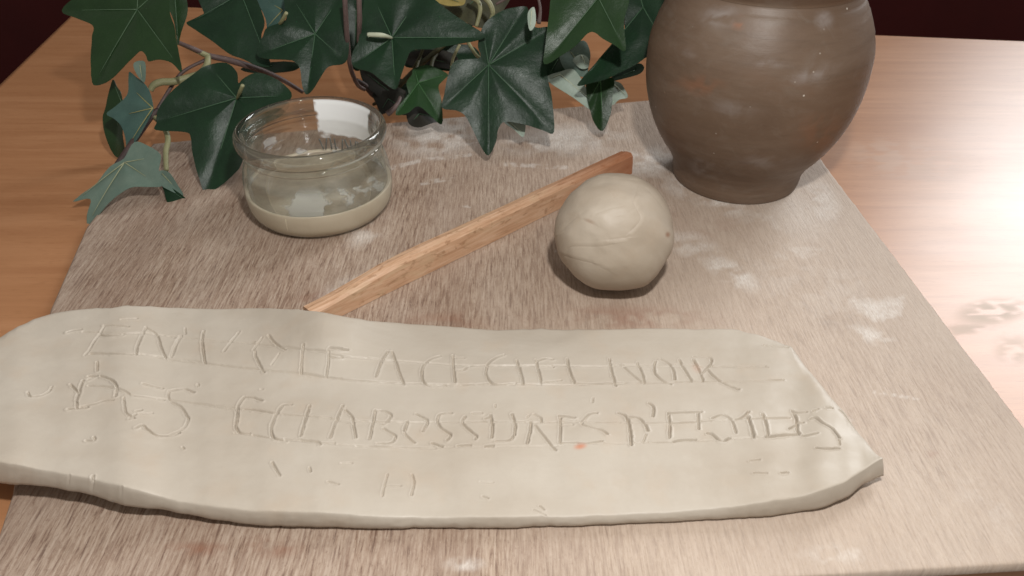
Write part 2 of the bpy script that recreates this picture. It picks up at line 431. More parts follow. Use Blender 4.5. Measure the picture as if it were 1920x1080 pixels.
STROKES = [  # (tile x, tile y, scale, [(weight, points...)])
(20, 580, 6, [(.9, (640,260),(720,240),(790,235)), (.35, (810,260),(980,258)), (.8, (1050,185),(1320,195)), (1., (1000,285),(1100,300),(1260,285)),
  (.6, (1060,190),(1000,280),(940,360),(890,450),(830,520)), (.9, (890,490),(1100,495),(1400,505)), (.3, (1240,115),(1420,105)),
  (.8, (1520,200),(1470,300),(1420,420),(1410,500)), (.8, (1520,200),(1640,280),(1690,420),(1745,545)), (.6, (1900,300),(1830,430),(1800,540)),
  (.4, (1260,275),(1420,265),(1530,262),(1680,285),(1850,320)), (.5, (1450,495),(1600,520),(1740,560),(1900,585)),
  (.8, (970,590),(970,690)), (.8, (870,750),(970,745)), (.8, (870,790),(970,745)), (.9, (1000,745),(1130,790),(1190,860),(1180,970)),
  (.9, (670,840),(750,920)), (1., (810,800),(770,920),(740,1020)), (.3, (870,855),(1130,870),(1250,900),(1330,945)),
  (.5, (190,930),(220,975),(340,965),(430,920),(460,870))]),
(20, 670, 6, [(.7, (740,480),(740,570)), (.7, (640,580),(740,570),(860,560)), (.45, (780,550),(940,520),(1050,485),(1150,480)),
  (.6, (1270,450),(1280,560),(1300,620),(1390,680)), (.8, (1480,290),(1700,345)), (.7, (1380,430),(1550,445),(1720,480)), (.8, (1410,600),(1470,590)),
  (.8, (1330,690),(1400,640)), (.4, (1450,630),(1590,625)), (.5, (1780,370),(1770,440),(1820,510),(1920,570)), (.6, (1800,375),(1920,355)),
  (.7, (1410,790),(1480,760),(1540,810),(1640,875),(1780,880),(1900,850)), (.4, (840,930),(940,930),(930,890))]),
(320, 710, 6, [(.7, (0,130),(100,115),(170,115),(260,150)), (.7, (0,250),(110,310),(170,400),(195,460),(140,560),(0,630)), (.55, (0,235),(250,270),(500,315),(720,350)),
  (.8, (830,205),(930,215),(1030,250)), (1.1, (830,205),(760,310),(750,430),(730,530)), (.7, (730,540),(780,610),(890,620)), (.7, (820,345),(950,355),(1140,385)), (.35, (920,635),(1090,665)),
  (1., (1360,295),(1270,300),(1210,370),(1150,480),(1130,590),(1170,670),(1300,700)), (1., (1565,310),(1510,480),(1465,640)), (.8, (1460,690),(1650,710),(1680,740)),
  (.35, (1260,400),(1460,420),(1650,430),(1800,440)), (.6, (305,60),(305,80)), (.5, (130,770),(150,790)), (.3, (1010,120),(1030,120)), (.35, (1280,680),(1460,690))]),
(600, 730, 6, [(.9, (255,190),(190,340),(110,545)), (.8, (285,235),(360,310),(380,420),(400,545)), (.7, (200,360),(380,385)), (.4, (0,605),(160,605)),
  (1., (620,240),(590,400),(555,560)), (.9, (640,240),(730,245),(800,285),(770,350),(710,390)), (.8, (710,440),(800,490),(850,530),(820,590),(740,610),(640,610)),
  (1.1, (980,365),(950,460)), (.7, (950,490),(1000,550),(1060,600)), (.9, (1080,275),(1150,310),(1210,355),(1160,470)),
  (.9, (1480,270),(1350,280),(1320,360),(1370,440),(1470,510),(1430,570)), (.8, (1260,605),(1370,640)), (.8, (1820,270),(1710,270)),
  (.9, (1630,310),(1600,370),(1660,440),(1760,520),(1745,560)), (.8, (1550,635),(1690,625)), (.35, (0,320),(200,345),(440,360),(820,370),(940,375)),
  (.5, (1370,370),(1550,370)), (.5, (1640,370),(1870,370)), (.2, (400,640),(900,655),(1300,665))]),
(900, 730, 6, [(1.1, (120,295),(140,420),(130,540)), (.7, (60,330),(120,310)), (.8, (60,640),(150,630)), (.6, (180,580),(330,570),(380,510)), (1., (360,280),(395,400),(385,510)),
  (1.1, (570,370),(560,470),(530,600)), (.5, (520,320),(550,290)), (.8, (610,280),(680,320),(690,370)), (.8, (620,400),(700,500),(780,600),(850,680)),
  (.9, (900,300),(905,430),(900,600)), (.9, (890,295),(1060,320)), (.5, (930,410),(1040,400)), (.7, (900,605),(1050,600),(1200,610),(1370,585)),
  (.9, (1310,270),(1230,285),(1170,340),(1140,390),(1250,430),(1370,460),(1430,500)), (1.2, (1560,270),(1650,320),(1690,470),(1700,620)), (.9, (1680,320),(1780,320),(1850,380),(1890,460)),
  (.5, (0,365),(70,365)), (.5, (160,360),(340,365),(500,365)), (.5, (720,370),(860,370)), (.5, (930,360),(1130,360)), (.5, (1200,370),(1400,375),(1580,375)),
  (.5, (170,170),(170,200)), (.5, (1270,100),(1265,150))]),
(1180, 730, 6, [(.9, (0,310),(90,320),(170,380),(200,460)), (.4, (190,500),(150,590)), (1.1, (220,160),(270,200),(265,300)),
  (1., (440,270),(455,400),(450,540)), (1., (450,265),(600,262),(800,255)), (.9, (770,270),(780,440)), (.7, (470,380),(740,370)), (.9, (500,585),(600,560),(740,560)),
  (.5, (200,375),(420,370)), (.5, (820,360),(920,360)), (.3, (220,590),(460,590)), (.9, (930,330),(1040,290),(1140,340),(1190,450),(1200,490)),
  (.9, (880,490),(930,500),(1000,560),(1070,575),(1130,550)), (.9, (1340,250),(1280,310),(1200,345)), (1.2, (1340,310),(1370,420),(1400,540)),
  (.9, (1500,270),(1540,400),(1560,530)), (1., (1540,535),(1700,515),(1900,500)), (.4, (1400,330),(1800,310))]),
(1400, 730, 6, [(1., (520,245),(560,330),(570,450),(590,490)), (.8, (540,255),(670,250)), (.6, (570,370),(630,370)), (.9, (480,440),(540,410)), (1., (220,540),(400,515),(580,500)),
  (.9, (640,520),(790,490)), (.8, (750,240),(800,215)), (.6, (900,205),(960,205)), (1., (720,330),(770,310),(850,370),(960,440),(1040,540)), (.4, (1040,570),(1050,620)),
  (.8, (1040,660),(900,665),(790,655)), (.5, (1060,220),(1130,280),(1250,410)), (.5, (40,790),(140,780)), (.4, (80,940),(220,940)), (.4, (390,940),(460,935))]),
(620, 620, 6, [(.9, (0,205),(90,205),(190,215)), (.7, (0,300),(130,295)), (.9, (640,240),(570,350),(510,520)), (.9, (690,240),(740,370),(780,490),(825,605)), (.6, (600,345),(700,345)),
  (.3, (430,310),(550,325)), (.6, (0,530),(250,560),(500,575),(790,590),(1020,600)), (1., (1230,290),(1130,320),(1050,390),(1025,480),(1040,570),(1110,620),(1290,610)),
  (.9, (1375,280),(1380,420),(1400,580)), (.6, (1400,300),(1500,310)), (.7, (1390,445),(1500,440),(1560,400),(1740,395)), (.7, (1290,620),(1400,620),(1600,605),(1800,600))]),
(880, 630, 6, [(.9, (390,210),(290,250),(210,320),(185,420),(220,500),(310,550),(520,535)), (1., (530,270),(560,360),(590,460),(605,540)), (.9, (750,270),(780,400),(810,530)),
  (.8, (770,280),(860,255),(940,265)), (.7, (770,360),(940,350)), (.6, (830,525),(1030,500)), (1., (1100,260),(1130,400),(1180,520)), (.8, (1180,530),(1400,540),(1600,530)),
  (.9, (1575,260),(1600,400),(1645,560)), (.7, (1600,300),(1720,340),(1820,430),(1920,510)), (.5, (0,335),(170,335)), (.5, (240,335),(520,330)), (.5, (580,335),(740,330)), (.5, (940,330),(1080,330)),
  (.5, (1180,340),(1540,345)), (.5, (1640,340),(1880,330)), (.6, (0,545),(300,555),(600,550),(800,545)), (.6, (1650,530),(1920,530))]),
(1160, 630, 6, [(.8, (210,300),(260,420),(290,530)), (.6, (60,360),(180,460),(280,540)), (.9, (410,290),(395,370),(420,440),(500,510),(580,545)), (.8, (470,260),(560,310),(610,380),(630,490)),
  (.9, (680,270),(740,380),(820,510)), (1., (840,270),(880,340),(920,420),(950,510)), (.8, (850,235),(1020,245),(1040,300),(980,370),(940,420)), (1., (1000,380),(1090,470),(1200,540),(1340,590)),
  (1.4, (1325,588),(1345,592)), (.4, (60,325),(380,325)), (.4, (640,320),(840,330)), (.5, (1060,335),(1300,340),(1650,335)), (.4, (1200,510),(1500,495),(1850,490)), (.6, (300,535),(560,530)), (.6, (650,520),(1100,510)),
  (.5, (1640,90),(1780,110),(1900,120))]),
(320, 600, 6, [(.4, (160,90),(170,160)), (.7, (120,180),(60,280),(20,400)), (1., (370,130),(355,250),(370,380),(385,490)), (.9, (770,140),(680,250),(600,355)), (.8, (1030,200),(970,280),(930,340)),
  (.8, (1100,170),(1180,260),(1290,330)), (.4, (1220,370),(1130,500)), (.8, (960,420),(1000,500),(1050,590)), (.5, (950,350),(950,420)), (.9, (1490,270),(1475,430),(1465,600)), (.9, (1775,330),(1770,480),(1750,640)),
  (.9, (1790,310),(1920,320)), (.6, (1790,410),(1920,415)), (.4, (130,205),(300,215)), (.4, (390,240),(640,250)), (.4, (780,260),(940,250)), (.4, (1300,310),(1450,320)), (.4, (1520,330),(1750,350)),
  (.6, (0,450),(380,490),(700,525),(1000,550)), (.6, (1120,570),(1450,600),(1720,640),(1920,660))]),
(480, 830, 4, [(.7, (120,150),(180,250)), (.5, (400,190),(410,220)), (.5, (540,295),(620,315)), (.3, (640,155),(720,155)), (.4, (985,240),(960,330),(945,400)), (.4, (960,325),(1085,325)),
  (.5, (1170,240),(1185,300),(1165,390)), (.5, (1700,400),(1740,415)), (.25, (1680,290),(1780,295)), (.35, (2080, 500), (2170, 540))]),
(0, 0, 1, [(.34, (155,622),(230,625),(300,628),(420,641),(560,652),(640,667),(710,674),(900,686),(1060,686),(1140,687),(1440,688)),
  (.40, (165,664),(255,664),(350,674),(430,688),(560,698),(640,711),(760,719),(900,721),(1060,722),(1200,719),(1460,712)),
  (.36, (165,723),(210,727),(250,741),(320,748),(440,765),(520,775),(600,783),(740,791),(920,791),(1160,793),(1320,790),(1480,782)),
  (.26, (440,812),(500,820),(600,831),(750,838),(900,838),(1100,833),(1300,826),(1500,815)), (.9, (172,902),(174,893)), (1.1, (226,914),(222,926)), (.6, (128,890),(129,900)), (.5, (1012,948),(1020,955))]),
]
groove = np.zeros_like(dz); rut = np.zeros_like(dz)
colx = xs
for ox, oy, sc_, lst in STROKES:
    for st in lst:
        w = st[0]; ex = np.abs(np.array(st[1]) - np.array(st[-1])); hz = ex[0] > 2.2 * ex[1]
        w = min(max(w * 1.3, 0.62), 1.2) if hz and sc_ == 6 else w
        pts = np.array(st[1:], float) / sc_ + np.array([ox, oy])
        pts = crom(pts, 5) if len(pts) > 2 else pts
        zz = np.interp(pts[:, 0], xs, ztop)
        y0_ = np.interp(pts[:, 0], xs, ytp); y1_ = np.interp(pts[:, 0], xs, ycr); zz = zz + zlift(pts[:, 0], (pts[:, 1] - y0_) / (y1_ - y0_))
        wp = G(pts[:, 0], pts[:, 1], zz)[:, :2]
        i0, i1 = np.searchsorted(colx, [pts[:, 0].min() - 14, pts[:, 0].max() + 14])
        sx, sy = SX[i0:i1], SY[i0:i1]
        d = np.full(sx.shape, 1e9); sd = np.zeros(sx.shape); fl_v = np.zeros(sx.shape)
        for a, b in zip(wp[:-1], wp[1:]):
            e = b - a; L = e @ e + 1e-14
            t = np.clip(((sx - a[0]) * e[0] + (sy - a[1]) * e[1]) / L, 0, 1)
            qx, qy = sx - a[0] - t * e[0], sy - a[1] - t * e[1]
            dd = np.hypot(qx, qy); k = dd < d
            d = np.where(k, dd, d); sd = np.where(k, np.where(qy < 0, abs(e[0]), -abs(e[0])) / math.sqrt(L), sd); fl_v = np.where(k, 0.72 + 0.38 * abs(e[1]) / math.sqrt(L), fl_v)
        ww = (0.00031 + 0.00020 * w) * 0.80 * (0.8 + 0.5 * vnoise(sx * 700, sy * 700, 41))
        g = np.exp(-(d / ww) ** 2)
        depth = (0.00035 + 0.00125 * w) * (0.92 + 0.3 * vnoise(sx * 260 + 7, sy * 260, 42)) * fl_v
        bur = np.exp(-((d - 2.0 * ww) / (0.9 * ww)) ** 2) * (0.12 + 0.14 * vnoise(sx * 260, sy * 260, 43)) * (0.8 + np.clip(sd, -0.6, 1) * 0.6)
        groove[i0:i1] = np.minimum(groove[i0:i1], -depth * g)
        rut[i0:i1] = np.maximum(rut[i0:i1], bur * depth)
dz += groove + rut * (1 + groove / 0.0006).clip(0, 1)
# rounding at the back and at the cut right-hand end, sharp soft crease in front
back = np.stack([SX[:, 0], SY[:, 0]], -1)
dist_b = np.full(SX.shape, 1e9)
for k in range(0, NR):
    pass
du = np.gradient(back, axis=0); du /= np.linalg.norm(du, axis=1)[:, None] + 1e-12
nrm = np.stack([du[:, 1], -du[:, 0]], -1)
perp = np.abs((SX - back[:, None, 0]) * nrm[:, None, 0] + (SY - back[:, None, 1]) * nrm[:, None, 1])
rb = 0.0022 + 0.0035 * sstep(1380, 1560, xs) + 0.003 * sstep(200, 0, xs)
dr = 0.0022 + 0.0012 * sstep(1380, 1560, xs)
q = np.clip(1 - perp / rb[:, None], 0, 1)
dz -= dr[:, None] * (1 - np.sqrt(1 - q ** 2 * 0.98))
frontd = (SY - SY[:, -1:])
q = np.clip(1 - frontd / 0.0013, 0, 1)
dz -= 0.0006 * (1 - np.sqrt(1 - q ** 2 * 0.98))
# thumb dents at the right-hand end
for cx, cy, rx, ry, dpt in [(1452, 640, 40, 14, .0009), (1600, 800, 26, 30, .0012), (1410, 860, 34, 16, .0006), (1525, 880, 30, 22, -.0006), (1330, 730, 40, 14, -.0003), (1700, 900, 1, 1, 0), (60, 600, 60, 30, .0006), (1470, 780, 60, 10, .0004)]:
    dz -= dpt * blob(PXg, PYg, cx, cy, rx, ry, 0, 1.0)
S = S.copy(); S[..., 2] += dz
body = S.reshape(-1, 3)
NX = len(xs)
# front face and underside
nf = 7
fr_rows = []
c0 = S[:, -1]
for k in range(1, nf + 1):
    t = k / nf
    row = c0 * (1 - t) + bot * t
    bulge = math.sin(t * math.pi) * 0.0005
    row = row + np.stack([0 * xs, -bulge * np.ones(NX) + 0.0004 * (fbm(xs / 22, 0 * xs + t * 3, 3, 51) - .45) * (t < 1), 0 * xs], -1)
    fr_rows.append(row)
und = bot + np.array([0, 0.0035, 0.0]); und[:, 2] = np.maximum(zb - 0.0010, 0.0003)
fr_rows.append(und)
bb = S[:, 0].copy(); bb[:, 2] = zb - 0.0008
allp = np.concatenate([bb[:, None], S, np.stack(fr_rows, 1), bb[:, None]], 1)
NV2 = allp.shape[1]
end0 = allp[:1] * 0 + allp[:1].mean(1, keepdims=True); end1 = allp[-1:] * 0 + allp[-1:].mean(1, keepdims=True)
allp = np.concatenate([end0, allp, end1], 0); NX += 2
Fs = grid_faces(NX, NV2)[:, ::-1]
stainv = np.zeros((NX, NV2))
ax, ay = to_px(allp)
stainv = np.maximum(blob(ax, ay, 1088, 837, 13, 6, -10, 0.9), blob(ax, ay, 1306, 690, 12, 9, 40, 0.9) * 0.22)
M_CLAY, m = clay_material('slab_clay', (0.455, 0.402, 0.332), (0.415, 0.358, 0.288), (0.495, 0.446, 0.376), 0.5)
bc = m.b.inputs['Base Color'].links[0].from_socket
m.set(m.mix(m.math('MULTIPLY', m.attr('stain'), 0.8), bc, (0.52, 0.19, 0.10)))
slab = mesh_obj('clay_slab', allp.reshape(-1, 3), Fs, M_CLAY, attrs={'stain': stainv})
# close both ends
tag(slab, 'long pale grey clay slab with two lines of scratched French lettering, in front', 'clay slab')

# ------------------------------------------------------------------ the clay ball
bc_, br_ = np.array([0.0517, 0.331, 0.0300]), 0.0302
n = 300
th = np.linspace(0.0, np.pi, n)[None, :]; ph = np.linspace(0, 2 * np.pi, 2 * n, endpoint=False)[:, None]
dirv = np.stack([np.sin(th) * np.cos(ph), np.sin(th) * np.sin(ph), np.cos(th) + 0 * ph], -1)
x, y, z = dirv[..., 0], dirv[..., 1], dirv[..., 2]
rad = br_ * (1 + 0.13 * (fbm(x * 1.5 + 5, y * 1.5 + z * 1.3 + 8, 2, 61) - 0.38) + 0.06 * (fbm(x * 3 + 5 + z, y * 3 + z * 2 + 8, 2, 62) - 0.38) + 0.006 * (fbm(x * 9 + z * 5, y * 9 + z * 7, 3, 63) - .45))
P = bc_ + dirv * rad[..., None]
P[..., 2] = np.where(P[..., 2] < 0.004, 0.004 * np.exp((P[..., 2] - 0.004) / 0.006), P[..., 2]) * 0.985
cre = [(.8, (870,330),(850,400),(870,450),(900,515),(870,570),(830,610)), (.4, (860,450),(800,490),(770,500)), (.5, (700,350),(740,400),(780,430),(690,450),(580,490)),
       (.7, (800,655),(680,670)), (.6, (380,750),(420,715),(600,715),(700,700)), (.6, (330,620),(400,550),(460,500)), (.4, (310,460),(400,350),(480,270),(560,225)),
       (.5, (350,770),(430,800),(560,830)), (.4, (960,330),(1040,420),(1110,520)), (.4, (500,530),(570,560)), (.4, (560, 225), (700, 235), (860, 250)), (.3, (600, 850), (680, 890))]
bpx, bpy_ = to_px(P)
facing = ((P - np.array([0, 0, H])) * dirv).sum(-1) < 0
off = np.zeros(bpx.shape)
for st in cre:
    pts = crom(np.array(st[1:], float) / 3.725 + np.array([960, 270]), 5)
    d = np.full(bpx.shape, 1e9); sd = np.zeros(bpx.shape)
    for a, b in zip(pts[:-1], pts[1:]):
        e = b - a; L = e @ e + 1e-9
        t = np.clip(((bpx - a[0]) * e[0] + (bpy_ - a[1]) * e[1]) / L, 0, 1)
        qx, qy = bpx - a[0] - t * e[0], bpy_ - a[1] - t * e[1]
        dd = np.hypot(qx, qy); k = dd < d
        d = np.where(k, dd, d); sd = np.where(k, np.sign(qx * e[1] - qy * e[0]) * dd, sd)
    off += facing * st[0] * (-0.00018 * np.exp(-(d / 1.9) ** 2) + 0.00034 * np.exp(-np.abs(sd - 6) / 9) * sstep(40, 14, np.abs(sd)) * (sd > 0))
P = P + dirv * off[..., None]
spot = np.maximum(0.7 * blob(bpx, bpy_, 1252, 440, 5, 6, 0, .9), 0.3 * blob(bpx, bpy_, 1106, 415, 12, 4, 25, .9)) * facing
M_BALL, m = clay_material('ball_clay', (0.385, 0.322, 0.25), (0.315, 0.25, 0.185), (0.45, 0.39, 0.315), 0.6)
bcs = m.b.inputs['Base Color'].links[0].from_socket
m.set(m.mix(m.attr('stain'), bcs, (0.22, 0.09, 0.04)))
ball = mesh_obj('clay_ball', P.reshape(-1, 3), grid_faces(2 * n, n, True)[:, ::-1], M_BALL, attrs={'stain': spot})
tag(ball, 'smooth beige ball of raw clay with fold marks, resting against the wooden stick', 'clay ball')

# ------------------------------------------------------------------ the wooden stick
def xy_dir(a, b):
    d = b - a; d[2] = 0; return d / np.linalg.norm(d)
fb, nb_ = G(1185, 326), G(657, 585)
d_ = xy_dir(fb, nb_)                                     # along the stick, towards the viewer
nb2 = nb_ + d_ * 0.020
side = np.array([-d_[1], d_[0], 0.0])
if side[1] < 0: side = -side                              # towards the back
HT, WD = 0.0145, 0.0095
ns = 90
tt = np.linspace(0, 1, ns)
prof = np.array([(0, 0), (0.0003, HT * .55), (0.0007, HT * 0.86), (0.0024, HT * 0.985), (WD * .5, HT * 1.02), (WD - .001, HT * .97), (WD, HT * .85), (WD - .0003, 0)])
Vs = []
for i, t in enumerate(tt):
    base = fb * (1 - t) + nb2 * t
    for j, (a, b) in enumerate(prof):
        k1 = 0.0007 * (fbm(np.array(t * 14 + j * 0.7), np.array(j * 3.1), 3, 71) - .45)
        k2 = 0.0006 * (fbm(np.array(t * 14 + j * 0.7 + 50), np.array(j * 3.1), 3, 72) - .45)
        hs = 1 - 0.34 * float(sstep(0.74, 1.0, np.array(t)))
        b = b * hs
        Vs.append(base + side * (a + k1) + np.array([0, 0, max(b + (k2 if b > 0 else 0), 0.0002)]) + d_ * (0.0045 if (i == 0 and j >= 4) else 0) * (j - 3) * .35)
npf = len(prof)
Fst = [(i * npf + j, i * npf + (j + 1) % npf, (i + 1) * npf + (j + 1) % npf, (i + 1) * npf + j) for i in range(ns - 1) for j in range(npf)]
Fst += [tuple(range(npf - 1, -1, -1)), tuple(range((ns - 1) * npf, ns * npf))]
m = NT('stick_wood')
ang = math.atan2(d_[1], d_[0])
vec = m.scaled((1, 1, 1), rot=(0, 0, -ang))
mp = m.new('ShaderNodeMapping'); mp.inputs['Scale'].default_value = (45, 700, 500); m.link(vec, mp.inputs[0])
g = m.noise(mp.outputs[0], 1.0, 5, 0.6, 0.3)
mp2 = m.new('ShaderNodeMapping'); mp2.inputs['Scale'].default_value = (60, 150, 150); m.link(vec, mp2.inputs[0])
p_ = m.noise(mp2.outputs[0], 1.0, 5, 0.6, 0.6)
c = m.ramp(g, [(0.28, (0.41, 0.225, 0.125)), (0.5, (0.545, 0.335, 0.205)), (0.75, (0.64, 0.435, 0.295))])
c = m.mix(m.rng(p_, 0.5, 0.66, 0, 0.6), c, (0.56, 0.40, 0.25))
sep = m.new('ShaderNodeSeparateXYZ'); m.link(m.co.outputs['Object'], sep.inputs[0])
c = m.mix(m.rng(m.noise(mp2.outputs[0], 2.3, 4, .6, .5), 0.56, 0.68, 0, 0.6), c, (0.26, 0.13, 0.06))
c = m.mix(m.rng(m.math('ADD', sep.outputs[1], m.math('MULTIPLY', p_, 0.04)), 0.415, 0.47, 0, 0.75), c, (0.36, 0.115, 0.045))
M_STICK = m.set(c, 0.45, 0.5, m.bump(g, 0.3, 0.0006))
stick = mesh_obj('wooden_stick', Vs, Fst, M_STICK, smooth=False)
bm = bmesh.new(); bm.from_mesh(stick.data); bmesh.ops.recalc_face_normals(bm, faces=bm.faces); bm.to_mesh(stick.data); bm.free()
tag(stick, 'square reddish wooden stick lying slanted between the ball and the slab', 'wooden stick')

# ------------------------------------------------------------------ the brown pot
pc = np.array([0.1445, 0.4487, 0.0])
prof = crom([(0.0388, 0.0003), (0.0398, 0.0025), (0.0402, 0.0068), (0.0411, 0.0118), (0.0444, 0.0185), (0.0500, 0.0265), (0.0558, 0.0370), (0.0602, 0.0485), (0.0629, 0.061),
             (0.0638, 0.074), (0.0634, 0.086), (0.0607, 0.0975), (0.0568, 0.1070), (0.0527, 0.1142), (0.0500, 0.1182), (0.0490, 0.1204)], 5)
prof[:, 0] += 0.00008 * np.sin(prof[:, 1] * 2300) + 0.00008 * np.sin(prof[:, 1] * 1270 + 1)
m = NT('brown_earthenware')
b1 = m.noise(m.scaled((20, 20, 44)), 1.0, 6, 0.62, 0.6)
b2 = m.noise(m.scaled((30, 30, 320)), 1.0, 4, 0.6, 0.2)
b3 = m.noise(m.scaled((55, 55, 80), loc=(4, 2, 1)), 1.0, 5, 0.65, 0.8)
b4 = m.noise(m.scaled((34, 34, 60), loc=(9, 5, 3)), 1.0, 5, 0.6, 0.5)
c = m.ramp(b1, [(0.25, (0.108, 0.067, 0.042)), (0.5, (0.138, 0.091, 0.061)), (0.75, (0.170, 0.120, 0.086))])
c = m.mix(m.rng(b2, 0.5, 0.7, 0, 0.3), c, (0.095, 0.064, 0.043))
c = m.mix(m.rng(b3, 0.52, 0.75, 0, 0.35), c, (0.20, 0.165, 0.135))
c = m.mix(m.rng(b4, 0.54, 0.75, 0, 0.35), c, (0.15, 0.082, 0.047))
vo = m.new('ShaderNodeTexVoronoi'); vo.inputs['Scale'].default_value = 110; m.link(m.co.outputs['Object'], vo.inputs['Vector'])
sp = m.rng(vo.outputs['Distance'], 0.035, 0.075, 0.8, 0)
gate = m.rng(m.noise(m.scaled((38, 38, 38), loc=(1, 7, 2)), 1.0, 2), 0.50, 0.56, 0, 1)
c = m.mix(m.math('MULTIPLY', sp, gate), c, (0.62, 0.58, 0.5))
c = m.mix(m.math('MULTIPLY', m.attr('rust'), 0.45), c, (0.36, 0.125, 0.05))
c = m.mix(m.math('MULTIPLY', m.attr('chalk'), m.rng(b3, 0.3, 0.6, 0.15, 0.5)), c, (0.32, 0.29, 0.275))
fn = m.noise(m.scaled((500, 500, 900)), 1.0, 4, 0.6)
nb = m.bump(b2, 0.16, 0.0010); nb = m.bump(fn, 0.12, 0.0004, nb)
M_POT = m.set(c, m.rng(b1, 0.3, 0.7, 0.54, 0.44), 0.36, nb)
pot = thing('clay_pot', 'round-bellied brown earthenware pot at the back right of the board', 'pot')
na = 220
a = np.linspace(0, 2 * np.pi, na, endpoint=False)
rr_ = prof[None, :, 0] * (1 + 0.010 * (fbm(3 + np.cos(a)[:, None] * 1.2 + 0 * prof[None, :, 1], 3 + np.sin(a)[:, None] * 1.2 + prof[None, :, 1] * 22, 3, 81) - .45))
PV = np.stack([pc[0] + rr_ * np.cos(a)[:, None], pc[1] + rr_ * np.sin(a)[:, None], pc[2] + prof[None, :, 1] + 0 * rr_], -1)
pxp, pyp = to_px(PV); front = (PV[..., 1] < pc[1] + 0.02)
nn = fbm(pxp / 16, pyp / 12, 4, 91)
rust = np.maximum.reduce([blob(pxp, pyp, 1386, 43, 12, 15, 35, .9), blob(pxp, pyp, 1310, 160, 50, 20, 0, .9) * .5, blob(pxp, pyp, 1345, 146, 8, 5, 0, .9) * .9, blob(pxp, pyp, 1540, 250, 60, 40, 0, .9) * .35]) * front * sstep(.3, .55, nn)
chalk = np.maximum.reduce([blob(pxp, pyp, 1350, 30, 40, 24, 0, .9), blob(pxp, pyp, 1545, 36, 20, 18, 60, .9), blob(pxp, pyp, 1440, 115, 40, 12, 8, .9), blob(pxp, pyp, 1525, 140, 45, 16, -15, .9),
                           blob(pxp, pyp, 1320, 315, 30, 16, 20, .9) * 1.2, blob(pxp, pyp, 1380, 205, 60, 14, 8, .9) * .6, blob(pxp, pyp, 1440, 305, 60, 12, 5, .9) * .6, blob(pxp, pyp, 1290, 100, 20, 8, 30, .9) * .7]) * front * sstep(.25, .6, nn)
pbody = mesh_obj('pot_body', PV.reshape(-1, 3), grid_faces(na, len(prof), True), M_POT, pot, attrs={'rust': rust, 'chalk': chalk})
rimp = crom([(0.0491, 0.1205), (0.0494, 0.1219), (0.0507, 0.1244), (0.0530, 0.1279), (0.0547, 0.1309), (0.0547, 0.1329), (0.0527, 0.1339), (0.0500, 0.1324), (0.0478, 0.1274), (0.0465, 0.1214), (0.0470, 0.1159), (0.0540, 0.1039), (0.0585, 0.0800), (0.0520, 0.0450), (0.0370, 0.0140), (0.0010, 0.0080)], 3)
ro = lathe('pot_rim', rimp, pc, M_POT, pot, na)
bot_disc = mesh_obj('pot_base', [tuple(pc + np.array([0.0389 * math.cos(q), 0.0389 * math.sin(q), 0.0003])) for q in a[::4]], [tuple(range(len(a[::4]) - 1, -1, -1))], M_POT, pot, smooth=False)

# ------------------------------------------------------------------ the glass jar and the slip in it
jc = np.array([-0.1152, 0.4090, 0.0])
outer = crom([(0.0005, 0.0005), (0.0340, 0.0005), (0.0385, 0.0015), (0.0416, 0.0055), (0.0430, 0.0120), (0.0431, 0.0190), (0.0422, 0.0265), (0.0405, 0.0330), (0.0389, 0.0368),
              (0.0386, 0.0386), (0.0397, 0.0398), (0.0399, 0.0412), (0.0391, 0.0424), (0.0400, 0.0436), (0.0421, 0.0452), (0.0430, 0.0483), (0.0424, 0.0514), (0.0406, 0.0532), (0.0390, 0.0526), (0.0380, 0.0500), (0.0373, 0.0450), (0.0368, 0.0400),
              (0.0380, 0.0335), (0.0398, 0.0265), (0.0407, 0.0190), (0.0405, 0.0120), (0.0388, 0.0065), (0.0340, 0.0040), (0.0005, 0.0038)], 4)
m = NT('jar_glass')
for nd in (m.b,): m.n.remove(nd)
tr = m.new('ShaderNodeBsdfTransparent'); gl = m.new('ShaderNodeBsdfGlossy')
gl.inputs['Roughness'].default_value = 0.03
lw = m.new('ShaderNodeLayerWeight'); lw.inputs['Blend'].default_value = 0.22
lw2 = m.new('ShaderNodeLayerWeight'); lw2.inputs['Blend'].default_value = 0.5
tint = m.mix(m.rng(lw.outputs['Facing'], 0.15, 0.9, 0, 1), (0.985, 0.99, 0.98), (0.80, 0.84, 0.78))
m.link(tint, tr.inputs[0])
df = m.new('ShaderNodeBsdfDiffuse'); df.inputs[0].default_value = (0.70, 0.72, 0.64, 1)
mx0 = m.new('ShaderNodeMixShader'); m.link(m.rng(lw.outputs['Facing'], 0.30, 1.0, 0.015, 0.34), mx0.inputs[0]); m.link(tr.outputs[0], mx0.inputs[1]); m.link(df.outputs[0], mx0.inputs[2])
rf = m.new('ShaderNodeBsdfRefraction'); rf.inputs['IOR'].default_value = 1.3; rf.inputs['Color'].default_value = (0.95, 0.97, 0.93, 1)
sz = m.new('ShaderNodeSeparateXYZ'); m.link(m.co.outputs['Object'], sz.inputs[0])
mxr = m.new('ShaderNodeMixShader'); m.link(m.rng(sz.outputs[2], 0.036, 0.042, 0.20, 0.55), mxr.inputs[0]); m.link(mx0.outputs[0], mxr.inputs[1]); m.link(rf.outputs[0], mxr.inputs[2]); mx0 = mxr
mx = m.new('ShaderNodeMixShader'); m.link(m.math('ADD', m.math('MULTIPLY', m.math('POWER', lw2.outputs['Facing'], 4.0), 0.55), 0.055), mx.inputs[0]); m.link(mx0.outputs[0], mx.inputs[1]); m.link(gl.outputs[0], mx.inputs[2])
wv = m.noise(m.scaled((40, 40, 240)), 1.0, 3); bmp = m.bump(wv, 0.25, 0.0012); m.link(bmp, gl.inputs['Normal'])
m.link(mx.outputs[0], m.out.inputs[0]); M_GLASS = m.m
